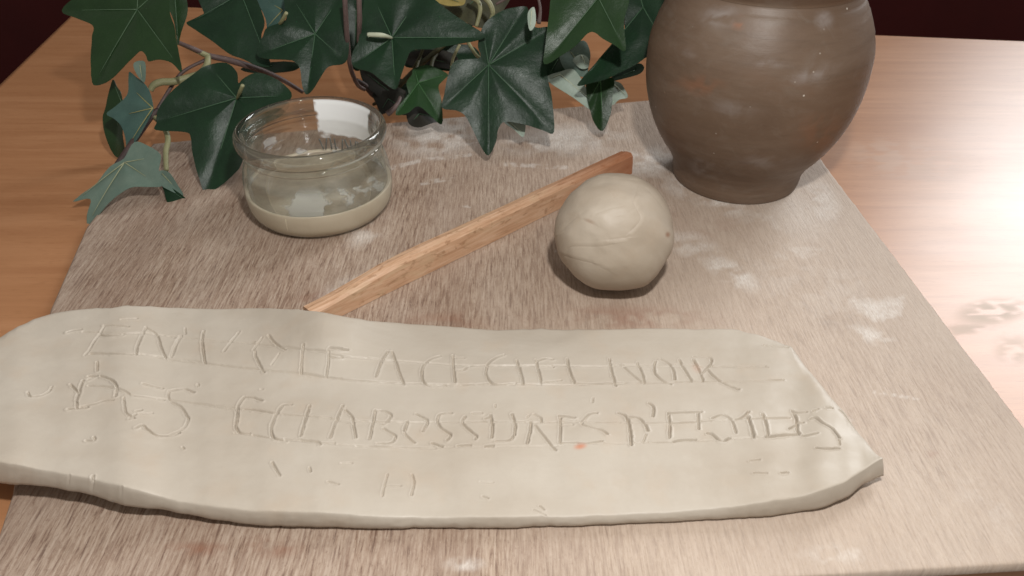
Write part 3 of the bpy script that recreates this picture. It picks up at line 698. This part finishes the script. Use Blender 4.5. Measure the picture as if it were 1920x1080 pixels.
jar = thing('glass_jar', 'small round clear glass jar with a thick lip, partly filled with cream slip', 'glass jar')
lathe('jar_wall', outer, jc, M_GLASS, jar, 128)
# slip: its visible side lies just inside the glass
m = NT('clay_slip')
n1_ = m.noise(m.scaled((50, 50, 25)), 1.0, 4, .6)
c = m.ramp(n1_, [(0.3, (0.54, 0.46, 0.35)), (0.7, (0.62, 0.54, 0.43))])
M_SLIP = m.set(c, 0.45, 0.4, m.bump(n1_, .2, .001))
zf = 0.0150
slp = crom([(0.0005, 0.0010), (0.0336, 0.0010), (0.0381, 0.0022), (0.0411, 0.0058), (0.0425, 0.0120), (0.0426, zf + 0.0016), (0.0418, zf + 0.0020), (0.0404, zf + 0.0012)], 4)
slip = lathe('clay_slip', slp, jc, M_SLIP, None, 96)
m = NT('shaded_slip_top')
n1_ = m.noise(m.scaled((40, 40, 25)), 1.0, 4, .6)
M_SURF = m.set(m.ramp(n1_, [(0.35, (0.20, 0.155, 0.105)), (0.65, (0.42, 0.37, 0.29))]), 0.12, 0.5)  # slip top painted grey-brown: the shade inside the jar, put into its colour
ssf = lathe('slip_surface', crom([(0.0404, zf + 0.0012), (0.0390, zf + 0.0002), (0.030, zf - 0.0008), (0.0005, zf - 0.0008)], 4), jc, M_SURF, slip, 96)
tag(slip, 'cream liquid clay slip filling the bottom of the glass jar', 'clay slip')
drip = []
for z_ in (0.004, 0.008, 0.0125, 0.0155):
    q_ = R(-106 + z_ * 120); r_ = np.interp(z_, [0.0022, 0.0058, 0.012, 0.016], [0.0381, 0.0411, 0.0425, 0.0426]) + 0.0001
    drip.append((jc[0] + r_ * math.cos(q_), jc[1] + r_ * math.sin(q_), z_))
tube('drip_line', drip, [0.0002, 0.0003, 0.00025], flat_mat('pale_slip', (0.72, 0.64, 0.5), (0.76, 0.68, 0.55)), slip, 5, 4)
# dried slip film and a white patch on the inner wall
def wall_patch(name, a0, a1, z0, z1, mat, off=0.0003, nu=70, nv=30, mask=None):
    ins = np.array([(0.0402, 0.0122), (0.0404, 0.0190), (0.0395, 0.0265), (0.0377, 0.0335), (0.0365, 0.0400), (0.0370, 0.0450), (0.0377, 0.0500), (0.0385, 0.0524)])
    aa = np.radians(np.linspace(a0, a1, nu)); zz = np.linspace(z0, z1, nv)
    rr = np.interp(zz, ins[:, 1], ins[:, 0]) - off
    V = np.stack([jc[0] + rr[None] * np.cos(aa)[:, None], jc[1] + rr[None] * np.sin(aa)[:, None], zz[None] + 0 * aa[:, None]], -1)
    return mesh_obj(name, V.reshape(-1, 3), grid_faces(nu, nv), mat, jar, attrs={'edge': mask(np.linspace(0, 1, nu)[:, None], np.linspace(0, 1, nv)[None]) if mask else np.ones((nu, nv))})
def film_material(name, colour, lo, hi, amax, scale):
    m = NT(name)
    nn = m.noise(m.scaled(scale), 1.0, 4, 0.55, 0.4)
    a = m.math('MULTIPLY', m.rng(nn, lo, hi, 0.0, amax), m.attr('edge'))
    m.set(colour, 0.5, 0.3); m.link(a, m.b.inputs['Alpha']); return m.m
M_FILM = film_material('dried_slip_film', (0.64, 0.65, 0.65), 0.50, 0.535, 0.62, (30, 30, 40))
M_WHITE = film_material('opaque_white', (0.86, 0.88, 0.88), 0.05, 0.20, 0.97, (60, 60, 60))
wall_patch('slip_film', 170, 375, 0.0155, 0.036, M_FILM, mask=lambda u, v: sstep(0, .1, u) * sstep(1, .9, u) * sstep(1, 0.45, v + .25 * (fbm(u * 9, v * 2, 3, 5) - .4)) + 0 * v)
wall_patch('slip_film', -10, 190, 0.0155, 0.040, M_FILM, mask=lambda u, v: sstep(1, 0.7, v + .3 * (fbm(u * 7, v * 2, 3, 6) - .4)) + 0 * u)
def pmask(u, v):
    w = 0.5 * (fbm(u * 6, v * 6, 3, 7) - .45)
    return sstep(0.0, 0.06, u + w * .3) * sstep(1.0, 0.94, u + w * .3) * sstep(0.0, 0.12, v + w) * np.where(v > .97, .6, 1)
wall_patch('white_patch', 34, 99, 0.0262, 0.0523, M_WHITE, 0.0006, mask=pmask)  # near-opaque white, high on the far wall

# worn embossed strokes on the far wall below the patch
M_EMB = flat_mat('embossed_glass', (0.10, 0.10, 0.09), (0.17, 0.17, 0.15), 0.3)
for k, (a_, lean) in enumerate([(98, .25), (93.5, -.22), (89, 0.0), (85, 0.02), (78, -.22), (73.5, .22), (69, 0.0), (64, -.2), (60, .2)]):
    aa_ = math.radians(a_); z0_, z1_ = 0.0185, 0.0262
    pp = []
    for t_ in (0, .5, 1):
        an_ = aa_ + lean * 0.18 * (t_ - .5); zq = z0_ + (z1_ - z0_) * t_; rq = 0.0388 - 0.0006 * t_
        pp.append((jc[0] + rq * math.cos(an_), jc[1] + rq * math.sin(an_), zq))
    tube('embossed_stroke', pp, [0.00045, 0.0005, 0.00045], M_EMB, jar, 6, 2)

# ------------------------------------------------------------------ the ivy
def leaf_material(name, c0, c1, sheen, rough):
    m = NT(name)
    n1 = m.noise(m.scaled((60, 60, 60)), 1.0, 4, .6)
    c = m.ramp(n1, [(0.3, c0), (0.72, c1)])
    sp = m.noise(m.scaled((1500, 1500, 1500)), 1.0, 2)
    c = m.mix(m.rng(sp, 0.60, 0.72, 0, 0.35), c, sheen)
    wv = m.noise(m.scaled((260, 260, 260)), 1.0, 5, 0.62)
    gl_ = m.noise(m.scaled((2600, 2600, 2600)), 1.0, 1)
    r_ = m.math('ADD', m.rng(n1, 0.3, 0.7, rough + .04, rough - .06), m.rng(gl_, 0.55, 0.68, 0.0, -0.08))
    nb = m.bump(wv, 0.22, 0.0012); nb = m.bump(gl_, 0.12, 0.0004, nb)
    return m.set(c, r_, 0.26, nb)
LM = {'dark': leaf_material('ivy_dark', (0.0050, 0.0205, 0.0082), (0.0100, 0.034, 0.0138), (0.03, 0.06, 0.045), 0.40),
      'mid': leaf_material('ivy_mid', (0.012, 0.034, 0.010), (0.019, 0.047, 0.015), (0.04, 0.07, 0.04), 0.36),
      'bright': leaf_material('ivy_bright', (0.016, 0.050, 0.015), (0.025, 0.068, 0.021), (0.05, 0.10, 0.05), 0.42),
      'pale': leaf_material('ivy_pale', (0.10, 0.155, 0.125), (0.15, 0.205, 0.165), (0.2, 0.26, 0.22), 0.55),
      'blue': leaf_material('ivy_blue', (0.045, 0.095, 0.082), (0.065, 0.125, 0.105), (0.12, 0.18, 0.16), 0.5),
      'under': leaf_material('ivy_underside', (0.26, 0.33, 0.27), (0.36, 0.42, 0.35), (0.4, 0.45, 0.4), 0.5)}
VM = {'dark': flat_mat('vein_dark', (0.040, 0.090, 0.048), (0.055, 0.115, 0.060)), 'mid': flat_mat('vein_mid', (0.055, 0.105, 0.055), (0.075, 0.13, 0.07)),
      'bright': flat_mat('vein_bright', (0.045, 0.13, 0.04), (0.06, 0.15, 0.055)), 'pale': flat_mat('vein_pale', (0.24, 0.27, 0.16), (0.3, 0.32, 0.2)),
      'blue': flat_mat('vein_yellow', (0.26, 0.25, 0.10), (0.32, 0.30, 0.13)), 'under': flat_mat('vein_under', (0.42, 0.46, 0.33), (0.5, 0.53, 0.4))}
M_OLIVE = flat_mat('olive_stem', (0.22, 0.22, 0.11), (0.30, 0.29, 0.16))
M_BROWN = flat_mat('brown_stem', (0.035, 0.022, 0.020), (0.075, 0.045, 0.04), .6)
M_PINK = flat_mat('mauve_stem', (0.09, 0.06, 0.055), (0.14, 0.095, 0.085), .55)
M_DKOL = flat_mat('dark_olive_stem', (0.03, 0.03, 0.012), (0.06, 0.06, 0.022), .6)
M_YEL = flat_mat('yellowed_leaf', (0.24, 0.19, 0.05), (0.34, 0.26, 0.08), .5)
ivy = thing('ivy_spray', 'trailing spray of artificial ivy with glossy dark green leaves, behind the jar', 'ivy')

def leaf(kind, outline, centre, tips, Y, tilt, turn=0, fold=0.0024, curl=0.0012, label=None, mat=None):
    """outline, centre and tips are picture points; the leaf lies in its own tilted plane through `centre` at distance Y"""
    n = np.array([math.sin(R(turn)) * math.sin(R(tilt)), -math.cos(R(turn)) * math.sin(R(tilt)), math.cos(R(tilt))])
    c = D(centre[0], centre[1], Y)
    out = crom(np.array(outline, float), 4, True)
    Pq = on_plane(out[:, 0], out[:, 1], c, n)
    tp_ = on_plane(np.array([t[0] for t in tips], float), np.array([t[1] for t in tips], float), c, n)
    no, nr = len(Pq), 10
    ts = np.linspace(0.04, 1, nr)
    Vq = [c[None, :]]
    for t in ts: Vq.append(c + (Pq - c) * t)
    Vq = np.concatenate(Vq)
    tr_ = np.concatenate([[0], np.repeat(ts, no)])
    d = np.full(len(Vq), 1e9)
    Lmax = max(np.linalg.norm(q_ - c) for q_ in tp_)
    for q_ in tp_:
        e = q_ - c; t = np.clip((Vq - c) @ e / (e @ e), 0, 1)
        d = np.minimum(d, np.linalg.norm(Vq - c - t[:, None] * e, axis=1))
    rr = np.linalg.norm(Vq - c, axis=1) / Lmax
    k = len(outline) * 1.7 + centre[0]
    hgt = fold * np.clip(d / 0.0075, 0, 1.6) * (1 - 0.25 * np.clip(d / 0.0075, 0, 1.6)) - curl * rr ** 2.2 + 0.0042 * (fbm(Vq[:, 0] * 50 + k, Vq[:, 2] * 50 + Vq[:, 1] * 30, 3, 3) - .45) * np.clip(rr * 1.3, 0, 1)
    Vq = Vq + n * hgt[:, None]
    Fq = [(0, 1 + (i + 1) % no, 1 + i) for i in range(no)]
    for r_ in range(nr - 1):
        for i in range(no):
            j = (i + 1) % no; b0 = 1 + r_ * no; b1 = b0 + no
            Fq.append((b0 + i, b0 + j, b1 + j, b1 + i))
    o = mesh_obj('leaf', Vq, Fq, mat or LM[kind], ivy)
    so = o.modifiers.new('thickness', 'SOLIDIFY'); so.thickness = 0.0002; so.offset = 0
    es = o.modifiers.new('crisp_edge', 'EDGE_SPLIT'); es.split_angle = R(42)
    if label: o['label'] = label
    for q_ in tp_:
        s_ = np.linspace(0, 0.9, 9)
        L = np.linalg.norm(q_ - c) / Lmax
        pts = c + (q_ - c) * s_[:, None] + n * (-curl * (s_ * L) ** 2.2 + 0.00030)[:, None]
        tube('vein', pts, [0.00042, 0.00030, 0.00012], VM[kind], o, 5, 1)
    return o
def stem(name, pts, rad, mat, label=None):
    o = tube(name, [D(x, y, Yv) for x, y, Yv in pts], rad, mat, ivy)
    if label: o['label'] = label
    return o

leaf('mid', [(115,19),(147,36),(179,51),(176,72),(171,105),(170,150),(177,159),(200,154),(225,136),(250,113),(267,98),(277,106),(282,117),(300,113),(322,118),(341,136),(337,105),(333,79),(331,54),(322,26),(318,-20),(296,-62),(262,-92),(214,-62),(160,-14)],
     (258,18), [(176,153),(120,19),(336,126),(310,-30),(262,-84)], 0.50, 52, -8)
leaf('dark', [(371,-8),(382,30),(350,42),(367,58),(400,80),(431,103),(455,112),(482,124),(507,122),(498,96),(490,69),(497,42),(482,0),(466,-50),(420,-70),(385,-46)], (452,-12), [(355,43),(503,119),(440,-60),(380,-40)], 0.545, 46, 10)
leaf('blue', [(482,-10),(532,-8),(535,24),(524,46),(502,60),(498,36)], (530,20), [(500,50),(500,0)], 0.555, 40, 0)
leaf('dark', [(480,98),(494,71),(503,54),(537,40),(534,12),(534,-16),(556,-64),(592,-92),(624,-50),(646,-8),(648,42),(655,80),(648,117),(618,126),(603,144),(586,168),(573,176),(566,158),(563,130),(552,117),(537,114),(496,110)],
     (591,64), [(576,170),(486,101),(551,0),(637,105),(632,2)], 0.515, 50, 6)
leaf('dark', [(742,168),(720,156),(697,138),(668,129),(660,117),(663,98),(674,78),(678,42),(682,18),(688,-14),(715,-48),(770,-52),(812,-2),(863,36),(898,57),(910,70),(863,83),(808,93),(775,96),(764,112),(753,142)],
     (735,71), [(741,163),(904,70),(672,116),(700,-6),(790,-10)], 0.500, 50, -4)
leaf('bright', [(742,213),(748,196),(766,180),(762,158),(772,141),(776,129),(800,124),(820,130),(840,138),(832,150),(822,165),(828,190),(829,229),(808,216),(793,204),(780,201),(764,212)], (784,156), [(827,222),(746,210),(836,139),(778,131)], 0.520, 42, 10, curl=.003)
leaf('dark', [(916,291),(902,275),(886,243),(872,218),(855,208),(829,203),(833,178),(841,140),(855,115),(899,110),(896,88),(899,67),(910,44),(936,24),(962,15),(987,14),(992,32),(1004,52),(1030,52),(1025,84),(1023,118),(1028,156),(1034,182),(1039,247),(1018,244),(983,234),(947,229),(934,243),(930,266)],
     (916,122), [(916,285),(836,196),(1033,240),(1022,60),(978,22),(906,60)], 0.493, 54, 4)
leaf('mid', [(1020,120),(1023,80),(1030,28),(1036,-10),(1064,-58),(1110,-84),(1160,-52),(1180,-4),(1170,42),(1173,94),(1152,86),(1130,75),(1116,64),(1102,65),(1080,86),(1052,105)], (1122,-4), [(1026,112),(1168,86),(1064,-50),(1150,-50)], 0.490, 50, -12)
leaf('dark', [(1082,160),(1108,132),(1138,100),(1168,80),(1172,30),(1182,-20),(1216,-48),(1252,-30),(1258,30),(1246,84),(1208,112),(1190,124),(1141,148),(1112,156)], (1206,14), [(1088,156),(1236,66),(1196,-20)], 0.515, 48, -16)
leaf('dark', [(1141,148),(1191,122),(1207,128),(1200,140),(1176,148),(1150,152)], (1190,133), [(1146,149)], 0.530, 30, 0, curl=.001)
leaf('bright', [(1100,152),(1126,148),(1150,150),(1148,182),(1145,214),(1131,243),(1114,229),(1106,206),(1100,178)], (1126,150), [(1130,237),(1104,190)], 0.512, 50, 0, curl=.003, mat=LM['mid'])
leaf('under', [(1024,146),(1048,136),(1072,132),(1087,147),(1100,168),(1114,190),(1137,209),(1112,208),(1072,184),(1042,166)], (1050,140), [(1132,206),(1030,148)], 0.520, 38, 10, curl=.002, label='pale grey-green leaf showing its underside')
leaf('under', [(1146,156),(1160,155),(1170,164),(1178,179),(1162,186),(1147,196)], (1150,158), [(1174,178)], 0.530, 35, 0, curl=.001)
leaf('pale', [(1048,104),(1062,92),(1094,78),(1106,100),(1104,126),(1098,142),(1060,132)], (1070,98), [(1100,136)], 0.535, 45, 10, curl=.002)
leaf('under', [(1074,112),(1090,102),(1104,110),(1104,124),(1088,126)], (1090,104), [(1098,120)], 0.530, 40, 14, curl=.001)
leaf('under', [(945,230),(964,224),(984,226),(982,254),(964,243)], (950,226), [(980,248)], 0.488, 30, 6, curl=.001)
leaf('under', [(989,26),(1001,14),(1004,44),(994,57)], (997,20), [(994,52)], 0.488, 58, 20, curl=.0005, label='pale leaf tip')
leaf('dark', [(390,124),(425,120),(446,138),(448,158),(458,150),(480,139),(503,143),(531,158),(548,182),(520,214),(480,232),(462,262),(450,318),(390,361),(374,334),(362,288),(359,259),(348,249),(294,245),(294,231),(298,207),(331,168),(362,144)],
     (444,184), [(391,352),(302,226),(398,130),(530,180)], 0.470, 48, 8, fold=.0030)
leaf('blue', [(242,134),(240,148),(237,179),(216,198),(199,213),(216,224),(230,240),(234,258),(234,282),(252,266),(283,218),(288,200),(283,173),(271,155),(256,145)], (287,203), [(236,214),(252,170),(238,272)], 0.462, 50, -14, curl=.002)
leaf('pale', [(252,118),(273,117),(270,154),(256,138)], (263,122), [(266,150)], 0.475, 60, 0, curl=.001)
leaf('mid', [(212,150),(221,164),(230,180),(232,240),(234,290),(212,293),(202,260),(197,222),(204,194)], (228,190), [(212,284),(213,154)], 0.490, 62, -20, curl=.002)
leaf('pale', [(254,269),(279,275),(302,290),(303,304),(298,322),(303,347),(281,350),(246,353),(212,375),(190,395),(160,421),(158,400),(168,372),(133,375),(168,354),(206,314),(233,298)],
     (234,305), [(162,412),(142,372),(275,297),(277,333)], 0.425, 34, -6, fold=.0018, curl=.003, label='pale grey-green leaf drooping over the corner of the board')
leaf('pale', [(298,323),(317,324),(334,348),(343,366),(318,358),(302,347)], (304,326), [(338,362)], 0.432, 30, 4, curl=.001)
leaf('dark', [(303,346),(315,350),(330,358),(348,372),(334,380),(317,384),(312,367)], (306,349), [(344,372)], 0.425, 26, 0, curl=.001)
leaf('dark', [(752,100),(800,92),(880,84),(900,112),(850,134),(800,128),(762,126)], (820,104), [(880,100)], 0.600, 50, 0, curl=.002)
leaf('dark', [(676,126),(720,140),(772,160),(770,196),(730,190),(690,170)], (720,150), [(690,170),(760,190)], 0.580, 40, 0, curl=.002)
M_CLUT = flat_mat('withered_leaf', (0.010, 0.010, 0.006), (0.022, 0.018, 0.011), .65)
for ol, ce, ti, yy, tl_, tu_ in [
    ([(676,128),(705,136),(742,160),(762,170),(748,186),(720,192),(704,178),(690,166)], (712,158), [(746,182),(684,134)], 0.545, 40, 12),
    ([(700,176),(730,172),(758,178),(770,206),(752,214),(738,206),(716,214),(706,196)], (728,186), [(762,206),(712,210)], 0.535, 32, -14),
    ([(764,202),(796,200),(830,216),(818,226),(790,238),(766,230)], (786,214), [(822,220),(772,228)], 0.520, 24, 8),
    ([(752,106),(790,96),(838,96),(858,108),(846,128),(808,126),(790,132),(770,124)], (800,110), [(848,118),(762,112)], 0.585, 48, -8)]:
    leaf('dark', ol, ce, ti, yy, tl_, tu_, curl=.003, mat=M_CLUT)
stem('stem', [(726,214,.52),(738,204,.522),(748,190,.53),(752,176,.54)], [.0022,.0016,.0012], M_PINK)
stem('stem', [(668,150,.54),(684,160,.542),(700,178,.542),(716,186,.54)], [.0014,.0022,.0018], M_BROWN)
stem('stem', [(780,130,.56),(786,112,.575),(790,98,.59)], [.0012,.0012], M_DKOL)
stem('stem', [(808,128,.56),(812,112,.575),(822,96,.59)], [.0016,.0014], M_DKOL)
leaf('dark', [(452,128),(500,118),(560,120),(556,132),(520,140),(470,136)], (510,124), [(470,132)], 0.580, 36, 0, curl=.001)
leaf('dark', [(640,-20),(700,-20),(690,60),(676,128),(656,120),(648,60)], (668,20), [(664,110)], 0.570, 60, 0, curl=.002)
leaf('dark', [(1020,112),(1050,104),(1078,92),(1070,130),(1030,142)], (1046,112), [(1030,138)], 0.550, 45, 0, curl=.002)
leaf('mid', [(306,-10),(340,-20),(352,20),(340,60),(333,84),(326,40)], (328,0), [(334,74)], 0.515, 60, 30, curl=.001)
leaf('dark', [(820,0),(900,-30),(960,-20),(935,30),(905,52),(860,34)], (890,0), [(860,28),(930,20)], 0.590, 55, 0, curl=.002, mat=M_DKOL)
leaf('mid', [(808,-6),(866,-10),(870,6),(846,13),(826,9)], (836,-4), [(864,4)], 0.560, 40, 0, curl=.001, mat=M_YEL, label='yellowed leaf')

stem('stem', [(334,79,.505),(362,91,.505),(391,104,.51),(430,113,.515),(485,130,.525),(530,150,.54),(568,173,.545)], [.0012,.0016,.002,.0022,.0018,.0014], M_PINK)
stem('stem', [(334,80,.506),(362,92,.506),(392,106,.509)], [.0013,.0016,.002], M_OLIVE)
stem('stem', [(390,106,.508),(388,122,.502),(376,138,.498),(350,147,.494),(325,153,.49),(302,154,.488),(288,160,.486),(282,170,.484)], [.002,.0024,.0026,.0024,.0024,.0018], M_OLIVE)
stem('stem', [(386,112,.509),(344,134,.50),(319,166,.492),(294,208,.480)], [.0011,.0012,.0013], M_PINK)
stem('stem', [(296,206,.480),(287,214,.474),(254,260,.455),(217,312,.432)], [.0014,.0019,.0021,.0016], M_BROWN)
stem('petiole', [(287,218,.474),(306,237,.462),(315,260,.455),(311,285,.447),(312,320,.436)], [.0014,.0017,.0018,.0015], M_OLIVE)
stem('petiole', [(342,-8,.53),(334,6,.525),(327,18,.52)], [.0013,.0013,.001], M_OLIVE)
stem('stem', [(646,-6,.507),(648,24,.507),(651,73,.512),(657,125,.525),(670,158,.535),(684,168,.54)], [.0016,.0017,.0016,.0014], M_PINK)
stem('stem', [(673,-6,.497),(674,40,.498),(672,79,.505)], [.0016,.0017,.0012], M_PINK)
stem('petiole', [(690,65,.492),(716,66,.490),(735,71,.4985)], [.0014,.0015,.0008], VM['under'])
stem('petiole', [(455,160,.458),(450,172,.461),(444,185,.469)], [.0012,.0012,.0006], M_OLIVE)
stem('petiole', [(537,24,.508),(528,40,.512),(521,48,.52)], [.0012,.0012,.0008], M_OLIVE)
stem('petiole', [(880,-6,.57),(897,4,.565),(900,22,.56),(893,50,.555)], [.0016,.0016,.0013], M_OLIVE)
stem('petiole', [(904,-8,.55),(918,6,.548),(924,24,.546),(920,38,.545)], [.0018,.0018,.0014], M_OLIVE)
stem('petiole', [(878,80,.545),(892,102,.53),(904,112,.505),(916,122,.494)], [.0012,.0012,.0008], M_OLIVE)
stem('stem', [(930,8,.54),(948,-2,.54),(966,-12,.54)], [.0009,.0009], M_PINK)
stem('stem', [(1008,-8,.54),(1013,18,.535),(1010,44,.53)], [.0008,.0010,.0016], M_PINK)
stem('stem', [(700,196,.565),(730,178,.56),(790,120,.575),(850,70,.59),(930,10,.60)], [.0012,.002,.002,.002], M_DKOL)
stem('stem', [(776,126,.57),(790,100,.575),(800,60,.58)], [.0011,.0011], M_DKOL)
stem('stem', [(846,128,.55),(850,108,.555),(862,84,.56)], [.0011,.0011], M_OLIVE)
